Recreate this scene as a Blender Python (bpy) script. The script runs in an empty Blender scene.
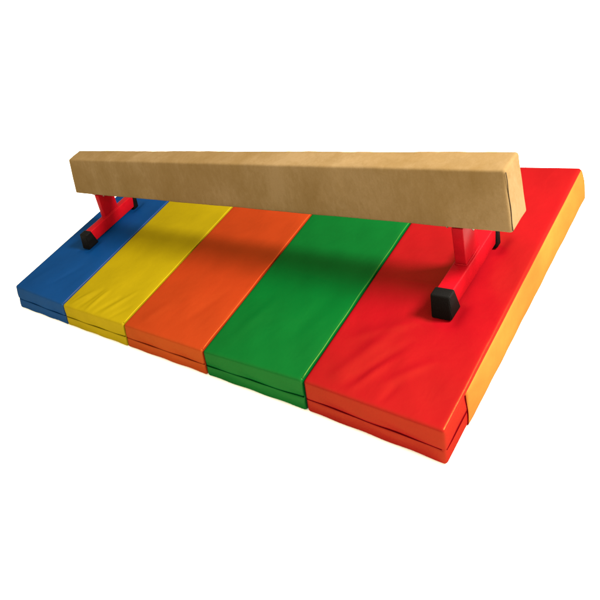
import bpy, bmesh, math, random
from mathutils import Vector, Matrix
random.seed(4)
C = bpy.context.scene.collection
sc = bpy.context.scene

# ---------------------------------------------------------------- materials
def new_mat(name):
    m = bpy.data.materials.new(name); m.use_nodes = True
    nt = m.node_tree
    return m, nt, nt.nodes['Principled BSDF']

def noise(nt, scale, detail=3, rough=.55, vec=None, dist=0.0):
    n = nt.nodes.new('ShaderNodeTexNoise')
    n.inputs['Scale'].default_value = scale; n.inputs['Detail'].default_value = detail
    n.inputs['Roughness'].default_value = rough; n.inputs['Distortion'].default_value = dist
    if vec is not None: nt.links.new(vec, n.inputs['Vector'])
    return n

def coords(nt, scale=(1, 1, 1), rot=(0, 0, 0)):
    t = nt.nodes.new('ShaderNodeTexCoord'); mp = nt.nodes.new('ShaderNodeMapping')
    mp.inputs['Scale'].default_value = scale; mp.inputs['Rotation'].default_value = rot
    nt.links.new(t.outputs['Object'], mp.inputs['Vector'])
    return mp.outputs['Vector']

def ramp(nt, fac, stops):
    r = nt.nodes.new('ShaderNodeValToRGB')
    el = r.color_ramp.elements
    while len(el) < len(stops): el.new(.5)
    for e, (p, c) in zip(el, stops): e.position = p; e.color = (*c, 1)
    nt.links.new(fac, r.inputs['Fac'])
    return r

def bump(nt, height, strength, dist, prev=None):
    b = nt.nodes.new('ShaderNodeBump')
    b.inputs['Strength'].default_value = strength; b.inputs['Distance'].default_value = dist
    nt.links.new(height, b.inputs['Height'])
    if prev is not None: nt.links.new(prev, b.inputs['Normal'])
    return b.outputs['Normal']

def scl(c, k): return tuple(min(1, v * k) for v in c)

def vinyl(name, col, rough=.34, spec=.022, var=.1, dirt=None, sheen=(1, .62, .12)):
    m, nt, b = new_mat(name)
    v = coords(nt)
    n1 = noise(nt, 2.3, 5, .6, v, .4)
    r = ramp(nt, n1.outputs['Fac'], [(.3, scl(col, 1 - var)), (.7, scl(col, 1 + var))])
    src = r.outputs['Color']
    # faint scuffs and dust of their own shape
    n2 = noise(nt, 9, 8, .75, coords(nt, (1, .35, 1), (0, 0, .5)), 1.2)
    r2 = ramp(nt, n2.outputs['Fac'], [(.60, (0, 0, 0)), (.78, (1, 1, 1))])
    mul = nt.nodes.new('ShaderNodeMath'); mul.operation = 'MULTIPLY'; mul.inputs[1].default_value = .22
    nt.links.new(r2.outputs['Color'], mul.inputs[0])
    mx = nt.nodes.new('ShaderNodeMix'); mx.data_type = 'RGBA'
    nt.links.new(mul.outputs[0], mx.inputs['Factor']); nt.links.new(src, mx.inputs['A'])
    mx.inputs['B'].default_value = (*(dirt or scl(col, 1.25)), 1)
    nt.links.new(mx.outputs['Result'], b.inputs['Base Color'])
    rr = nt.nodes.new('ShaderNodeMapRange')
    rr.inputs['To Min'].default_value = rough - .07; rr.inputs['To Max'].default_value = rough + .12
    nt.links.new(n2.outputs['Fac'], rr.inputs['Value']); nt.links.new(rr.outputs['Result'], b.inputs['Roughness'])
    b.inputs['Specular IOR Level'].default_value = 0
    gl = nt.nodes.new('ShaderNodeBsdfGlossy')            # thin waxy sheen, tinted by the pigment and by warm light painted into the gloss
    gl.inputs['Color'].default_value = (*sheen, 1); nt.links.new(rr.outputs['Result'], gl.inputs['Roughness'])
    ms = nt.nodes.new('ShaderNodeMixShader'); ms.inputs['Fac'].default_value = spec
    nt.links.new(b.outputs[0], ms.inputs[1]); nt.links.new(gl.outputs[0], ms.inputs[2])
    nt.links.new(ms.outputs[0], nt.nodes['Material Output'].inputs['Surface'])
    g = noise(nt, 420, 3, .6, v)
    s = noise(nt, 7.5, 3, .5, coords(nt, (1, .6, 1)), .3)
    nn = bump(nt, s.outputs['Fac'], .5, .008)
    nn = bump(nt, g.outputs['Fac'], .22, .0015, nn)
    nt.links.new(nn, b.inputs['Normal']); nt.links.new(nn, gl.inputs['Normal'])
    return m

def suede(name, light, dark):
    m, nt, b = new_mat(name)
    n1 = noise(nt, 3.2, 5, .5, coords(nt, (1.2, 1, .8)), .3)
    n2 = noise(nt, 30, 7, .75, coords(nt, (1.5, 1, .6)), .5)
    ad = nt.nodes.new('ShaderNodeMath'); ad.operation = 'MULTIPLY_ADD'
    ad.inputs[1].default_value = .6
    nt.links.new(n2.outputs['Fac'], ad.inputs[0]); nt.links.new(n1.outputs['Fac'], ad.inputs[2])
    r = ramp(nt, ad.outputs[0], [(.52, dark), (.82, tuple((a + c) / 2 for a, c in zip(light, dark))), (1, light)])
    nf = noise(nt, 170, 5, .8, coords(nt, (1, 1, .7)))
    rf = ramp(nt, nf.outputs['Fac'], [(.36, (.95, .95, .95)), (.66, (1.03, 1.03, 1.03))])
    # worn, rubbed blotches
    n3 = noise(nt, 1.7, 8, .72, coords(nt, (1.2, 2, 2)), .6)
    w = ramp(nt, n3.outputs['Fac'], [(.55, (0, 0, 0)), (.75, (.25, .25, .25))])
    mx = nt.nodes.new('ShaderNodeMix'); mx.data_type = 'RGBA'
    nt.links.new(w.outputs['Color'], mx.inputs['Factor']); nt.links.new(r.outputs['Color'], mx.inputs['A'])
    mx.inputs['B'].default_value = (*scl(light, 1.25), 1)
    mf = nt.nodes.new('ShaderNodeMix'); mf.data_type = 'RGBA'; mf.blend_type = 'MULTIPLY'; mf.inputs['Factor'].default_value = 1
    nt.links.new(mx.outputs['Result'], mf.inputs['A']); nt.links.new(rf.outputs['Color'], mf.inputs['B'])
    nt.links.new(mf.outputs['Result'], b.inputs['Base Color'])
    b.inputs['Roughness'].default_value = .95
    b.inputs['Specular IOR Level'].default_value = .0
    g = noise(nt, 300, 3, .5, coords(nt))
    s = noise(nt, 6, 3, .5, coords(nt, (.8, 1, 1)))
    nn = bump(nt, s.outputs['Fac'], .4, .006)
    nn = bump(nt, g.outputs['Fac'], .2, .0012, nn)
    nt.links.new(nn, b.inputs['Normal'])
    return m

def paint(name, col, rough=.35, spec=.35, ridges=None):
    m, nt, b = new_mat(name)
    v = coords(nt)
    n = noise(nt, 14, 6, .7, v)
    r = ramp(nt, n.outputs['Fac'], [(.3, scl(col, .82)), (.62, col), (.8, scl(col, 1.15))])
    nt.links.new(r.outputs['Color'], b.inputs['Base Color'])
    b.inputs['Roughness'].default_value = rough
    b.inputs['Specular IOR Level'].default_value = spec
    g = noise(nt, 160, 2, .5, v)
    nn = bump(nt, g.outputs['Fac'], .15, .001)
    if ridges:
        w = nt.nodes.new('ShaderNodeTexWave'); w.wave_type = 'BANDS'; w.bands_direction = ridges
        w.inputs['Scale'].default_value = 70; w.inputs['Distortion'].default_value = .6
        nt.links.new(v, w.inputs['Vector'])
        nn = bump(nt, w.outputs['Fac'], .6, .002, nn)
    nt.links.new(nn, b.inputs['Normal'])
    return m

BLUE = (.0010, .0195, .080); YELLOW = (.138, .104, .0014); ORANGE = (.142, .0135, .0028)
GREEN = (.0004, .044, .0068); RED = (.124, .0012, .0034); WARM_LIT = (.235, .060, .0105)  # last tone: red vinyl with warm light painted in
M = {
    'blue': vinyl('blue vinyl', BLUE, sheen=(.30, .40, .12)), 'yellow': vinyl('yellow vinyl', YELLOW),
    'orange': vinyl('orange vinyl', ORANGE), 'green': vinyl('green vinyl', GREEN, .30, .026, sheen=(.22, .55, .14)),
    'red': vinyl('red vinyl', RED, .30, .024, sheen=(1, .40, .09)), 'warm_lit': vinyl('amber vinyl flap', WARM_LIT, .5, .02, .2, (.24, .075, .022), (1, .6, .15)),
    'suede': suede('tan suede', (.120, .082, .0400), (.088, .055, .0200)),
    'steel': paint('red painted steel', (.19, .0020, .0050), .32, .025),
    'rubber': paint('black ribbed rubber', (.0012, .0011, .0011), .65, .05, 'X'),
    'bolt': paint('zinc bolt', (.14, .12, .09), .45, .8),
    'thread': paint('dark brown seam', (.016, .009, .0035), .8, .1),
}
M['bolt'].node_tree.nodes['Principled BSDF'].inputs['Metallic'].default_value = .9
for k, c in (('blue', BLUE), ('yellow', YELLOW), ('orange', ORANGE), ('green', GREEN), ('red', RED)):
    M[k + '_highlight'] = vinyl(k + ' vinyl highlight', scl(c, 1.25 if k in ('blue', 'yellow') else 1.5), .42, .02)  # lighter copy of each vinyl for the painted edge highlight
    M[k + '_seam'] = paint(k + ' seam piping', scl(c, .36), .8, .0)
M['hinge'] = paint('dark hinge fabric', (.012, .010, .006), .9, .05)

# ---------------------------------------------------------------- mesh helpers
def link(name, bm, mat, parent=None, smooth=True, origin=None):
    me = bpy.data.meshes.new(name)
    if origin is not None: bmesh.ops.translate(bm, verts=bm.verts, vec=-Vector(origin))
    bm.normal_update(); bm.to_mesh(me); bm.free()
    if smooth: me.shade_smooth()
    me.materials.append(mat)
    o = bpy.data.objects.new(name, me); C.objects.link(o)
    if origin is not None: o.location = origin
    if parent is not None:
        o.parent = parent
        o.location = o.location - parent.location
    return o

# camera of the photograph (fitted): the objects lean by a degree or two, as padded things do
SA, SB, SCc = -.0262, .0411, .148
def lean(v):
    x, y, z = v
    return Vector((x + SA * y + SB * z, y + SCc * z, z))

def axis(h, r, n, k=4, extra=()):
    """coordinates from -h to h, fine steps in the rounded edge zone r"""
    a = [-h + r * (1 - math.cos(math.pi / 2 * i / k)) for i in range(k)]
    mid = [-(h - r) + (2 * (h - r)) * i / n for i in range(n + 1)]
    mid = sorted(set([round(v, 6) for v in mid] + [round(e, 6) for e in extra]))
    return a + mid + [-v for v in reversed(a)]

def rounded_lattice(hx, hy, hz, r, nx, ny, nz, fn, extra=((), (), ())):
    """closed box surface on a lattice; fn maps the local point (and outward normal) to the world"""
    X, Y, Z = axis(hx, r, nx, extra=extra[0]), axis(hy, r, ny, extra=extra[1]), axis(hz, r, nz, extra=extra[2])
    bm = bmesh.new(); cache = {}
    def vert(i, j, k):
        key = (i, j, k)
        if key not in cache:
            p = Vector((X[i], Y[j], Z[k]))
            q = Vector((max(-hx + r, min(hx - r, p.x)), max(-hy + r, min(hy - r, p.y)), max(-hz + r, min(hz - r, p.z))))
            d = p - q
            n = d.normalized() if d.length > 1e-9 else Vector((0, 0, 1))
            cache[key] = bm.verts.new(fn(q + n * r, n))
        return cache[key]
    a, b, c = len(X) - 1, len(Y) - 1, len(Z) - 1
    def quad(*ks):
        vs = [vert(*k) for k in ks]
        if len(set(vs)) == 4: bm.faces.new(vs)
    for i in range(a):
        for j in range(b):
            quad((i, j, c), (i + 1, j, c), (i + 1, j + 1, c), (i, j + 1, c))
            quad((i, j, 0), (i, j + 1, 0), (i + 1, j + 1, 0), (i + 1, j, 0))
    for i in range(a):
        for k in range(c):
            quad((i, 0, k), (i + 1, 0, k), (i + 1, 0, k + 1), (i, 0, k + 1))
            quad((i, b, k), (i, b, k + 1), (i + 1, b, k + 1), (i + 1, b, k))
    for j in range(b):
        for k in range(c):
            quad((0, j, k), (0, j, k + 1), (0, j + 1, k + 1), (0, j + 1, k))
            quad((a, j, k), (a, j + 1, k), (a, j + 1, k + 1), (a, j, k + 1))
    return bm

def trilinear(corners, s, t, u):
    p = Vector((0, 0, 0))
    for i in (0, 1):
        for j in (0, 1):
            for k in (0, 1):
                w = (s if i else 1 - s) * (t if j else 1 - t) * (u if k else 1 - u)
                if w: p += w * corners[i, j, k]
    return p

def tube(bm, pts, r, n=8):
    rings = []
    for i, p in enumerate(pts):
        p = Vector(p)
        d = (Vector(pts[min(i + 1, len(pts) - 1)]) - Vector(pts[max(i - 1, 0)])).normalized()
        up = Vector((0, 0, 1)) if abs(d.z) < .9 else Vector((1, 0, 0))
        s = d.cross(up).normalized(); t = s.cross(d)
        rings.append([bm.verts.new(p + r * (math.cos(2 * math.pi * k / n) * s + math.sin(2 * math.pi * k / n) * t)) for k in range(n)])
    for a, b in zip(rings, rings[1:]):
        for k in range(n): bm.faces.new((a[k], a[(k + 1) % n], b[(k + 1) % n], b[k]))
    bm.faces.new(rings[0][::-1]); bm.faces.new(rings[-1])

# ---------------------------------------------------------------- the folding mat
T = .1718
FT = [(-.013, .043), (.621, .014), (1.228, .018), (1.840, .016), (2.406, .036), (3.000, .016)]   # front top corners
FB = [(-.002, -.006), (.599, -.006), (1.198, -.003), (1.814, .002), (2.391, .007), (2.980, -.006)]  # front bottom
BT = [(-.052, 1.873), (.548, 1.873), (1.150, 1.873), (1.745, 1.873), (2.335, 1.873), (2.949, 1.877)]
BB = [(x + .012, 1.850) for x, _ in BT[:5]] + [(2.944, 1.850)]
colors = ['blue', 'yellow', 'orange', 'green', 'red']

def ridge(x, y, x0, y0, x1, y1, w, a):
    """a soft crease from (x0,y0) to (x1,y1): width w, height a"""
    dx, dy = x1 - x0, y1 - y0; L = math.hypot(dx, dy)
    t = ((x - x0) * dx + (y - y0) * dy) / L / L
    d = ((x - x0) * dy - (y - y0) * dx) / L
    tt = max(0, min(1, t))
    fade = math.sin(math.pi * tt) ** .7 if 0 < t < 1 else 0
    return a * fade * math.exp(-(d / w) ** 2)

# creases in panel coordinates: x 0..0.6 across, y 0..1.85 from the front edge
CREASE = {
 'yellow': [(.06, .01, .16, .20, .014, .007), (.14, .0, .22, .26, .016, -.006), (.23, .0, .27, .24, .014, .008), (.31, .0, .42, .22, .015, -.006),
            (.37, .01, .50, .30, .014, .006), (.45, .0, .55, .16, .012, -.004), (.04, .02, .07, .14, .010, .004)],
 'red': [(.10, .05, .26, .50, .028, .0065), (.16, .04, .34, .42, .021, -.005), (.20, .02, .30, .30, .016, .005), (.05, .30, .40, .62, .030, .005),
         (.30, .10, .46, .34, .020, .005), (.03, .78, .57, .80, .008, .003), (.34, .02, .37, .16, .012, -.004)],
 'green': [(.05, .74, .55, .66, .008, .0025), (.1, .1, .2, .5, .03, .003), (.4, .2, .5, .7, .04, -.003)],
 'orange': [(.1, .05, .2, .3, .03, .003), (.35, .1, .5, .5, .03, -.003)],
 'blue': [(.08, .05, .2, .3, .03, .003), (.3, .1, .45, .4, .02, -.003)],
}

mat_root = bpy.data.objects.new('folding_gym_mat', None)
mat_root.location = (1.5, .93, 0); C.objects.link(mat_root)
mat_root['label'] = 'five-panel folding vinyl gym mat lying under the tan beam'
mat_root['category'] = 'gym mat'

def vnoise(x, y, s):
    return (math.sin(x * 3.1 * s + s) * math.cos(y * 2.3 * s + 2 * s) + .5 * math.sin(x * 7.7 * s + y * 5.1 * s + 3 * s)) / 1.5

for i, cn in enumerate(colors):
    gap = .0035
    cor = {}
    for a, idx in ((0, i), (1, i + 1)):
        dx = (gap if a == 0 else -gap) if 0 < idx < 5 else 0
        cor[a, 0, 1] = Vector((FT[idx][0] + dx, FT[idx][1], T)); cor[a, 0, 0] = Vector((FB[idx][0] + dx, FB[idx][1], 0))
        cor[a, 1, 1] = Vector((BT[idx][0] + dx, BT[idx][1], T)); cor[a, 1, 0] = Vector((BB[idx][0] + dx, BB[idx][1], 0))
    hx, hy, hz, r = .3, .925, T / 2, .013
    seed = 1.3 + i * .71
    MID = -.012           # height of the stitched seam relative to the middle of the side
    def fn(p, n, cor=cor, cn=cn, seed=seed, i=i):
        s, t, u = (p.x + hx) / (2 * hx), (p.y + hy) / (2 * hy), (p.z + hz) / (2 * hz)
        w = trilinear(cor, s, t, u)
        x, y = s * .6, t * 1.85
        d = Vector((0, 0, 0))
        if n.z > .3:
            h = 0
            for c in CREASE[cn]: h += ridge(x, y, *c)
            edge = min(1, min(x, .6 - x) / .05) * min(1, min(y, 1.85 - y) / .05)
            h += .0022 * vnoise(x * 1.3, y, seed) * edge + .004 * math.sin(math.pi * s) ** .5 * math.sin(math.pi * t) ** .5
            d.z += h * n.z
        if n.z > .3 and cn in ('red', 'blue'):            # the foam gives way under the feet
            fx = 2.770 if cn == 'red' else .281
            for fy in ((.635, 1.165) if cn == 'red' else (.625, 1.16)):
                ex, ey = max(0, abs(w.x - fx) - .042), max(0, abs(w.y - fy) - .045)
                d.z -= .013 * math.exp(-(ex * ex + ey * ey) / .03 ** 2)
        side = max(0, -n.y)
        # padded sides bulge above and below the stitched seam
        for comp, vec, along in ((side, Vector((0, -1, 0)), x), (max(0, n.x) * .35 if i == 4 else 0, Vector((1, 0, 0)), y), (max(0, -n.x) if i == 0 else 0, Vector((-1, 0, 0)), y)):
            if comp > .05:
                zz = p.z - MID
                g = -.003 * math.exp(-(zz / .005) ** 2) + .0022 * math.exp(-((abs(zz) - .04) / .03) ** 2)
                g += .0018 * math.sin(along * 23 + seed * 5 + 2 * math.sin(p.z * 30)) * math.exp(-(zz / .05) ** 2)
                d += vec * g * comp
        if n.z < -.3: w.z = max(w.z, 0)
        # the sag of a soft lower edge
        if u < .3 and side > .2: d.z += .0035 * math.sin(x * 31 + seed * 9) * (1 - u / .3) * .8 + .002
        return w + d
    bm = rounded_lattice(hx, hy, hz, r, 46, 130, 16, fn, extra=((), (), (MID, MID - .004, MID + .004, MID - .008, MID + .008)))
    pan = link('mat_panel', bm, M[cn], mat_root, origin=(.6 * i + .3, .93, 0))
    pan['label'] = cn + ' vinyl mat panel'
    if i < 4:                                            # added tube, painted lighter as the highlight along the upper right edge
        bm = bmesh.new()
        tube(bm, [trilinear(cor, 1, .008 + .984 * k / 60, 1) + Vector((-.0035 + .0012 * math.sin(k * .7 + seed), 0, -.0015 + .001 * math.sin(k * .41))) for k in range(61)], .0042, 8)
        link('edge_highlight', bm, M[cn + '_highlight'], pan, origin=(.6 * i + .3, .93, 0)).location = (0, 0, 0)
    # piping in the seam that runs round the open sides
    bm = bmesh.new()
    u = (MID + hz) / (2 * hz)
    def sp(s, t, out):
        return trilinear(cor, s, t, u) + Vector(out)
    pts = []
    wob = lambda a: .0012 * math.sin(a * 17 + seed * 3) + .0007 * math.sin(a * 41 + seed)
    if i == 0:
        pts += [sp(0, 1 - k / 30, (-.0005, 0, wob(k / 30))) for k in range(30)]
    n0 = 1 if i == 0 else 0
    for k in range(n0, 41 - (1 if i == 4 else 0)):
        s = k / 40; s = .004 + s * .992
        up = 0
        if i < 4: up = .003 * max(0, (s - .8) / .2) ** 2     # the seam lifts where the panels meet
        pts.append(sp(s, 0, (0, .0018, wob(s * .6) + up)))
    if i == 4:
        pts += [sp(1, .006, (-.002, 0, wob(.6)))]
        pts += [sp(1, .03 + .086 * k / 4, (-.0008, 0, wob(.6) * (1 - k / 5))) for k in range(0, 5)]
    tube(bm, pts, .0031, 8)
    link('seam_piping', bm, M[cn + '_seam'], pan, origin=(.6 * i + .3, .93, 0)).location = (0, 0, 0)

# flap over the right end of the red panel, starting a hand's breadth behind the corner; its orange paints warm light onto red vinyl
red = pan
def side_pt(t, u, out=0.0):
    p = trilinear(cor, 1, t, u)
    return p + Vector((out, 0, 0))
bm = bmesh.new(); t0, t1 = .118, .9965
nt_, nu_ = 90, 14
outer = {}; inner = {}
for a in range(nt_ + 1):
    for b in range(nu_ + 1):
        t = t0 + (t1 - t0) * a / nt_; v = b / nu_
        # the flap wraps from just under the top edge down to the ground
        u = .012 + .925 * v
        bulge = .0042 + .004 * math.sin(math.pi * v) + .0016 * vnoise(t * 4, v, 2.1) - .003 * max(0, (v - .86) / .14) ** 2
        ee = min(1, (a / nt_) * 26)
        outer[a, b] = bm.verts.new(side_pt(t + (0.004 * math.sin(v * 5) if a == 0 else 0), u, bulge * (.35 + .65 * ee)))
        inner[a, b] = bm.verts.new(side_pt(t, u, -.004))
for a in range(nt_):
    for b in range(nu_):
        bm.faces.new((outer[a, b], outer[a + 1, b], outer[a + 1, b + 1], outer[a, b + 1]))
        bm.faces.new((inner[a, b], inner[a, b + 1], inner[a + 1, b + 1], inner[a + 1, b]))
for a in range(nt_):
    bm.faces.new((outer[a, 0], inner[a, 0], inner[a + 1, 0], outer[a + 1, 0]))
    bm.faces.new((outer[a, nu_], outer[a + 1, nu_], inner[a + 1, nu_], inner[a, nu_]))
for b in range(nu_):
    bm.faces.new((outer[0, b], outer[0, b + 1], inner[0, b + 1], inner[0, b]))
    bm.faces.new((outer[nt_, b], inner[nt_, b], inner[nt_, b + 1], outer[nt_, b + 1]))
fl = link('fastening_flap', bm, M['warm_lit'], red, origin=(2.7, .93, 0)); fl.location = (0, 0, 0)
fl['label'] = 'amber orange side flap, light painted in'
bm = bmesh.new()
tube(bm, [side_pt(t0 + .004 * math.sin(v / 12 * .96 * 5) - .003, .03 + .90 * v / 12, .0018) for v in range(13)], .0021, 8)
st = link('flap_stitching', bm, M['red_seam'], red, origin=(2.7, .93, 0)); st.location = (0, 0, 0)

# fabric hinges between neighbouring panels, sunk in the gaps
for i in range(1, 5):
    bm = bmesh.new()
    a, b = Vector((FT[i][0], FT[i][1] + .012, T - .017)), Vector((BT[i][0], BT[i][1] - .012, T - .017))
    c, d = Vector((FB[i][0], FB[i][1] + .012, .01)), Vector((BB[i][0], BB[i][1] - .012, .01))
    w = Vector((.005, 0, 0))
    vs = [bm.verts.new(v) for v in (a - w, a + w, b + w, b - w, c - w, c + w, d + w, d - w)]
    for f in ((0, 1, 2, 3), (7, 6, 5, 4), (0, 4, 5, 1), (1, 5, 6, 2), (2, 6, 7, 3), (3, 7, 4, 0)):
        bm.faces.new([vs[k] for k in f])
    link('fabric_hinge', bm, M['hinge'], mat_root, smooth=False, origin=(.6 * i, .93, 0))

# ---------------------------------------------------------------- the balance beam
beam = bpy.data.objects.new('balance_beam', None); beam.location = (1.54, .94, T); C.objects.link(beam)
beam['label'] = 'low tan suede balance beam on two red steel legs standing on the mat'
beam['kind'] = 'thing'; beam['category'] = 'balance beam'
bc = {(0, 0, 1): Vector((.084, .929, .770)), (0, 1, 1): Vector((.067, 1.073, .770)), (0, 0, 0): Vector((.058, .868, .487)),
      (0, 1, 0): Vector((.050, 1.030, .487)), (1, 0, 0): Vector((3.016, .857, .490)), (1, 0, 1): Vector((3.025, .901, .777)),
      (1, 1, 1): Vector((3.025, 1.061, .774)), (1, 1, 0): Vector((3.018, 1.024, .492))}
hx, hy, hz, r = 1.478, .081, .142, .013
def bfn(p, n):
    s, t, u = (p.x + hx) / (2 * hx), (p.y + hy) / (2 * hy), (p.z + hz) / (2 * hz)
    w = trilinear(bc, s, t, u)
    x = s * 2.96
    g = .0016 * vnoise(x * 1.5, u * .6 + t, 1.7) + .0008 * vnoise(x * 6, u + t, 2.4)
    return w + n * g
bm = rounded_lattice(hx, hy, hz, r, 150, 8, 12, bfn)
cover = link('padded_body', bm, M['suede'], beam, origin=(1.54, .94, .63))
# stitched seams along the end panel (the dark lines near the right end) and along the upper front edge
def bp(s, t, u, out): return trilinear(bc, s, t, u) + Vector(out)
bm = bmesh.new()
pts = [bp(1, .035, .965 - .93 * k / 14, (.0005 + .0010 * math.sin(k * .9), -.001 + .0035 * math.sin(math.pi * k / 14), 0)) for k in range(15)]
tube(bm, pts, .0015, 8)
es = link('end_seam', bm, M['thread'], cover, origin=(1.54, .94, .63)); es.location = (0, 0, 0)
bm = bmesh.new()
z = [bp(1, .16 + .68 * k / 10, .965, (-.0015, 0, 0)) for k in range(11)]
tube(bm, z, .0013, 6)
es = link('end_seam', bm, M['suede'], cover, origin=(1.54, .94, .63)); es.location = (0, 0, 0)

def box_bm(x0, x1, y0, y1, z0, z1, bev, top=None, seg=3):
    bm = bmesh.new()
    vs = []
    for z in (z0, z1):
        for x, y in ((x0, y0), (x1, y0), (x1, y1), (x0, y1)):
            vs.append(bm.verts.new((x, y, z)))
    for f in ((3, 2, 1, 0), (4, 5, 6, 7), (0, 1, 5, 4), (1, 2, 6, 5), (2, 3, 7, 6), (3, 0, 4, 7)):
        bm.faces.new([vs[k] for k in f])
    bmesh.ops.bevel(bm, geom=bm.edges[:], offset=bev, segments=seg, profile=.5, affect='EDGES')
    return bm

def build_leg(cx, y0, y1, label):
    """one steel foot: cross tube with two rubber caps, flat upright, plate and bolts"""
    zb = T + .006
    def L(bm):
        for v in bm.verts:
            x, y, z = v.co; dz = z - T
            v.co = Vector((x + .10 * dz, y + SCc * dz, z))
    org = (cx, .94, T)
    bm = box_bm(cx - .034, cx + .034, y0 + .035, y1 - .035, zb + .010, zb + .107, .006); L(bm)
    base = link('cross_tube', bm, M['steel'], beam, origin=org)
    base['label'] = label
    for ya, yb, s in ((y0, y0 + .062, 1), (y1 - .036, y1, -1)):
        bm = box_bm(cx - .040, cx + .040, ya, yb, T - .006, zb + .114, .009)
        for v in bm.verts:                                   # the cap flares towards the mat
            k = 1 - min(1, max(0, (v.co.z - T) / .12))
            if (v.co.y - (ya + yb) / 2) * s > 0: v.co.y += s * (.045 if s > 0 else .015) * k ** 1.6
            v.co.x += (v.co.x - cx) * .05 * k
        L(bm)
        cap = link('rubber_foot', bm, M['rubber'], base, origin=org); cap.location = (0, 0, 0)
    ztop = .487
    bm = box_bm(cx - .023, cx + .023, .868 - .02, 1.02 - .02, zb + .106, ztop - .004, .004)
    for v in bm.verts:
        x, y, z = v.co; dz = z - T
        v.co = Vector((x + .10 * dz, y + .06 * dz, z))
    up = link('upright', bm, M['steel'], beam, origin=org)
    # weld bead round the foot of the upright
    bm = bmesh.new()
    zw = zb + .109; dz = zw - T
    ring = [(cx - .023, .846), (cx, .8455), (cx + .023, .846), (cx + .0235, .92), (cx + .023, 1.0)]
    tube(bm, [(a + .10 * dz, b + .06 * dz + .001 * random.random(), zw) for a, b in ring], .0042, 8)
    link('weld_bead', bm, M['steel'], up, origin=org).location = (0, 0, 0)
    # mounting plate under the beam with bolts through it
    pz = ztop - T
    bm = box_bm(cx + .032 - .065, cx + .032 + .065, .88, 1.015, ztop - .0075, ztop + .002, .002, seg=2)
    pl = link('mounting_plate', bm, M['steel'], beam, origin=org)
    for dx, yy in ((-.052, .892), (.052, .892), (-.052, 1.002), (.052, 1.002)):
        bm = bmesh.new()
        bmesh.ops.create_cone(bm, cap_ends=True, segments=6, radius1=.0075, radius2=.0075, depth=.008,
                              matrix=Matrix.Translation((cx + .032 + dx, yy, ztop - .011)))
        bmesh.ops.create_cone(bm, cap_ends=True, segments=10, radius1=.0038, radius2=.0038, depth=.008,
                              matrix=Matrix.Translation((cx + .032 + dx, yy, ztop - .018)))
        link('bolt', bm, M['bolt'], pl, smooth=False, origin=org).location = (0, 0, 0)

build_leg(2.770, .600, 1.195, 'red steel foot tube on the red panel')
build_leg(.281, .590, 1.19, 'red steel foot tube on the blue panel')

# ---------------------------------------------------------------- ground
m, nt, b = new_mat('white ground')
n = noise(nt, .8, 3, .5, coords(nt))
r_ = ramp(nt, n.outputs['Fac'], [(.3, (.93, .93, .93)), (.7, (.95, .95, .95))])
nt.links.new(r_.outputs['Color'], b.inputs['Base Color'])
b.inputs['Roughness'].default_value = .9; b.inputs['Specular IOR Level'].default_value = .0
bm = bmesh.new(); S = 60
bmesh.ops.create_grid(bm, x_segments=12, y_segments=12, size=S)
g = link('ground', bm, m, smooth=False); g.location = (0, 0, -.004); g['kind'] = 'structure'

# ---------------------------------------------------------------- light
w = bpy.data.worlds.new('World'); sc.world = w; w.use_nodes = True
bg = w.node_tree.nodes['Background']
# world light shaped for its effect, as an unseen room: bright and warm towards the front right, dim towards the back left
wn = w.node_tree; tc = wn.nodes.new('ShaderNodeTexCoord')
dt = wn.nodes.new('ShaderNodeVectorMath'); dt.operation = 'DOT_PRODUCT'
dt.inputs[1].default_value = Vector((.74, -.52, .45)).normalized()
wn.links.new(tc.outputs['Generated'], dt.inputs[0])
wr = wn.nodes.new('ShaderNodeMapRange'); wr.interpolation_type = 'SMOOTHSTEP'
wr.inputs['From Min'].default_value = -.9; wr.inputs['From Max'].default_value = .9
wr.inputs['To Min'].default_value = .55; wr.inputs['To Max'].default_value = 3.4
wn.links.new(dt.outputs['Value'], wr.inputs['Value'])
bg.inputs['Color'].default_value = (1, .87, .64, 1)
wn.links.new(wr.outputs['Result'], bg.inputs['Strength'])
ld = bpy.data.lights.new('window_light', 'AREA'); ld.shape = 'RECTANGLE'; ld.size = 1.1; ld.size_y = 1.1
ld.energy = 1050; ld.color = (1, .93, .84)
lo = bpy.data.objects.new('window_light', ld); C.objects.link(lo)
lo.location = (5.3, 1.9, 3.4)
lo.rotation_euler = (Vector((2.2, .9, .3)) - lo.location).to_track_quat('-Z', 'Y').to_euler()

# ---------------------------------------------------------------- camera
F, PX, PY = 639.602, 15.058, 162.276
cam = bpy.data.cameras.new('camera'); co = bpy.data.objects.new('camera', cam); C.objects.link(co)
R = Matrix(((0.5439876412336281, 0.7145863717169776, -0.4398224227353337),
            (0.01552152633989784, -0.5326438112034819, -0.846197171234039),
            (-0.8389496578487252, 0.4534940878785248, -0.3008431216645111)))
rx, ry, rz = Vector(R[0]), Vector(R[1]), Vector(R[2])
mw = Matrix((rx, -ry, -rz)).transposed().to_4x4()
mw.translation = Vector((4.1277102414092095, -1.695089529498646, 2.472414470804267))
co.matrix_world = mw
cam.sensor_width = 36; cam.lens = F / 600 * 36
cam.shift_x = (300 - PX) / 600; cam.shift_y = -(300 - PY) / 600
cam.clip_end = 500; cam.clip_start = .05
sc.camera = co
sc.view_settings.view_transform = 'Standard'; sc.view_settings.look = 'None'
sc.view_settings.exposure = 0; sc.view_settings.gamma = 1
sc.cycles.max_bounces = 8
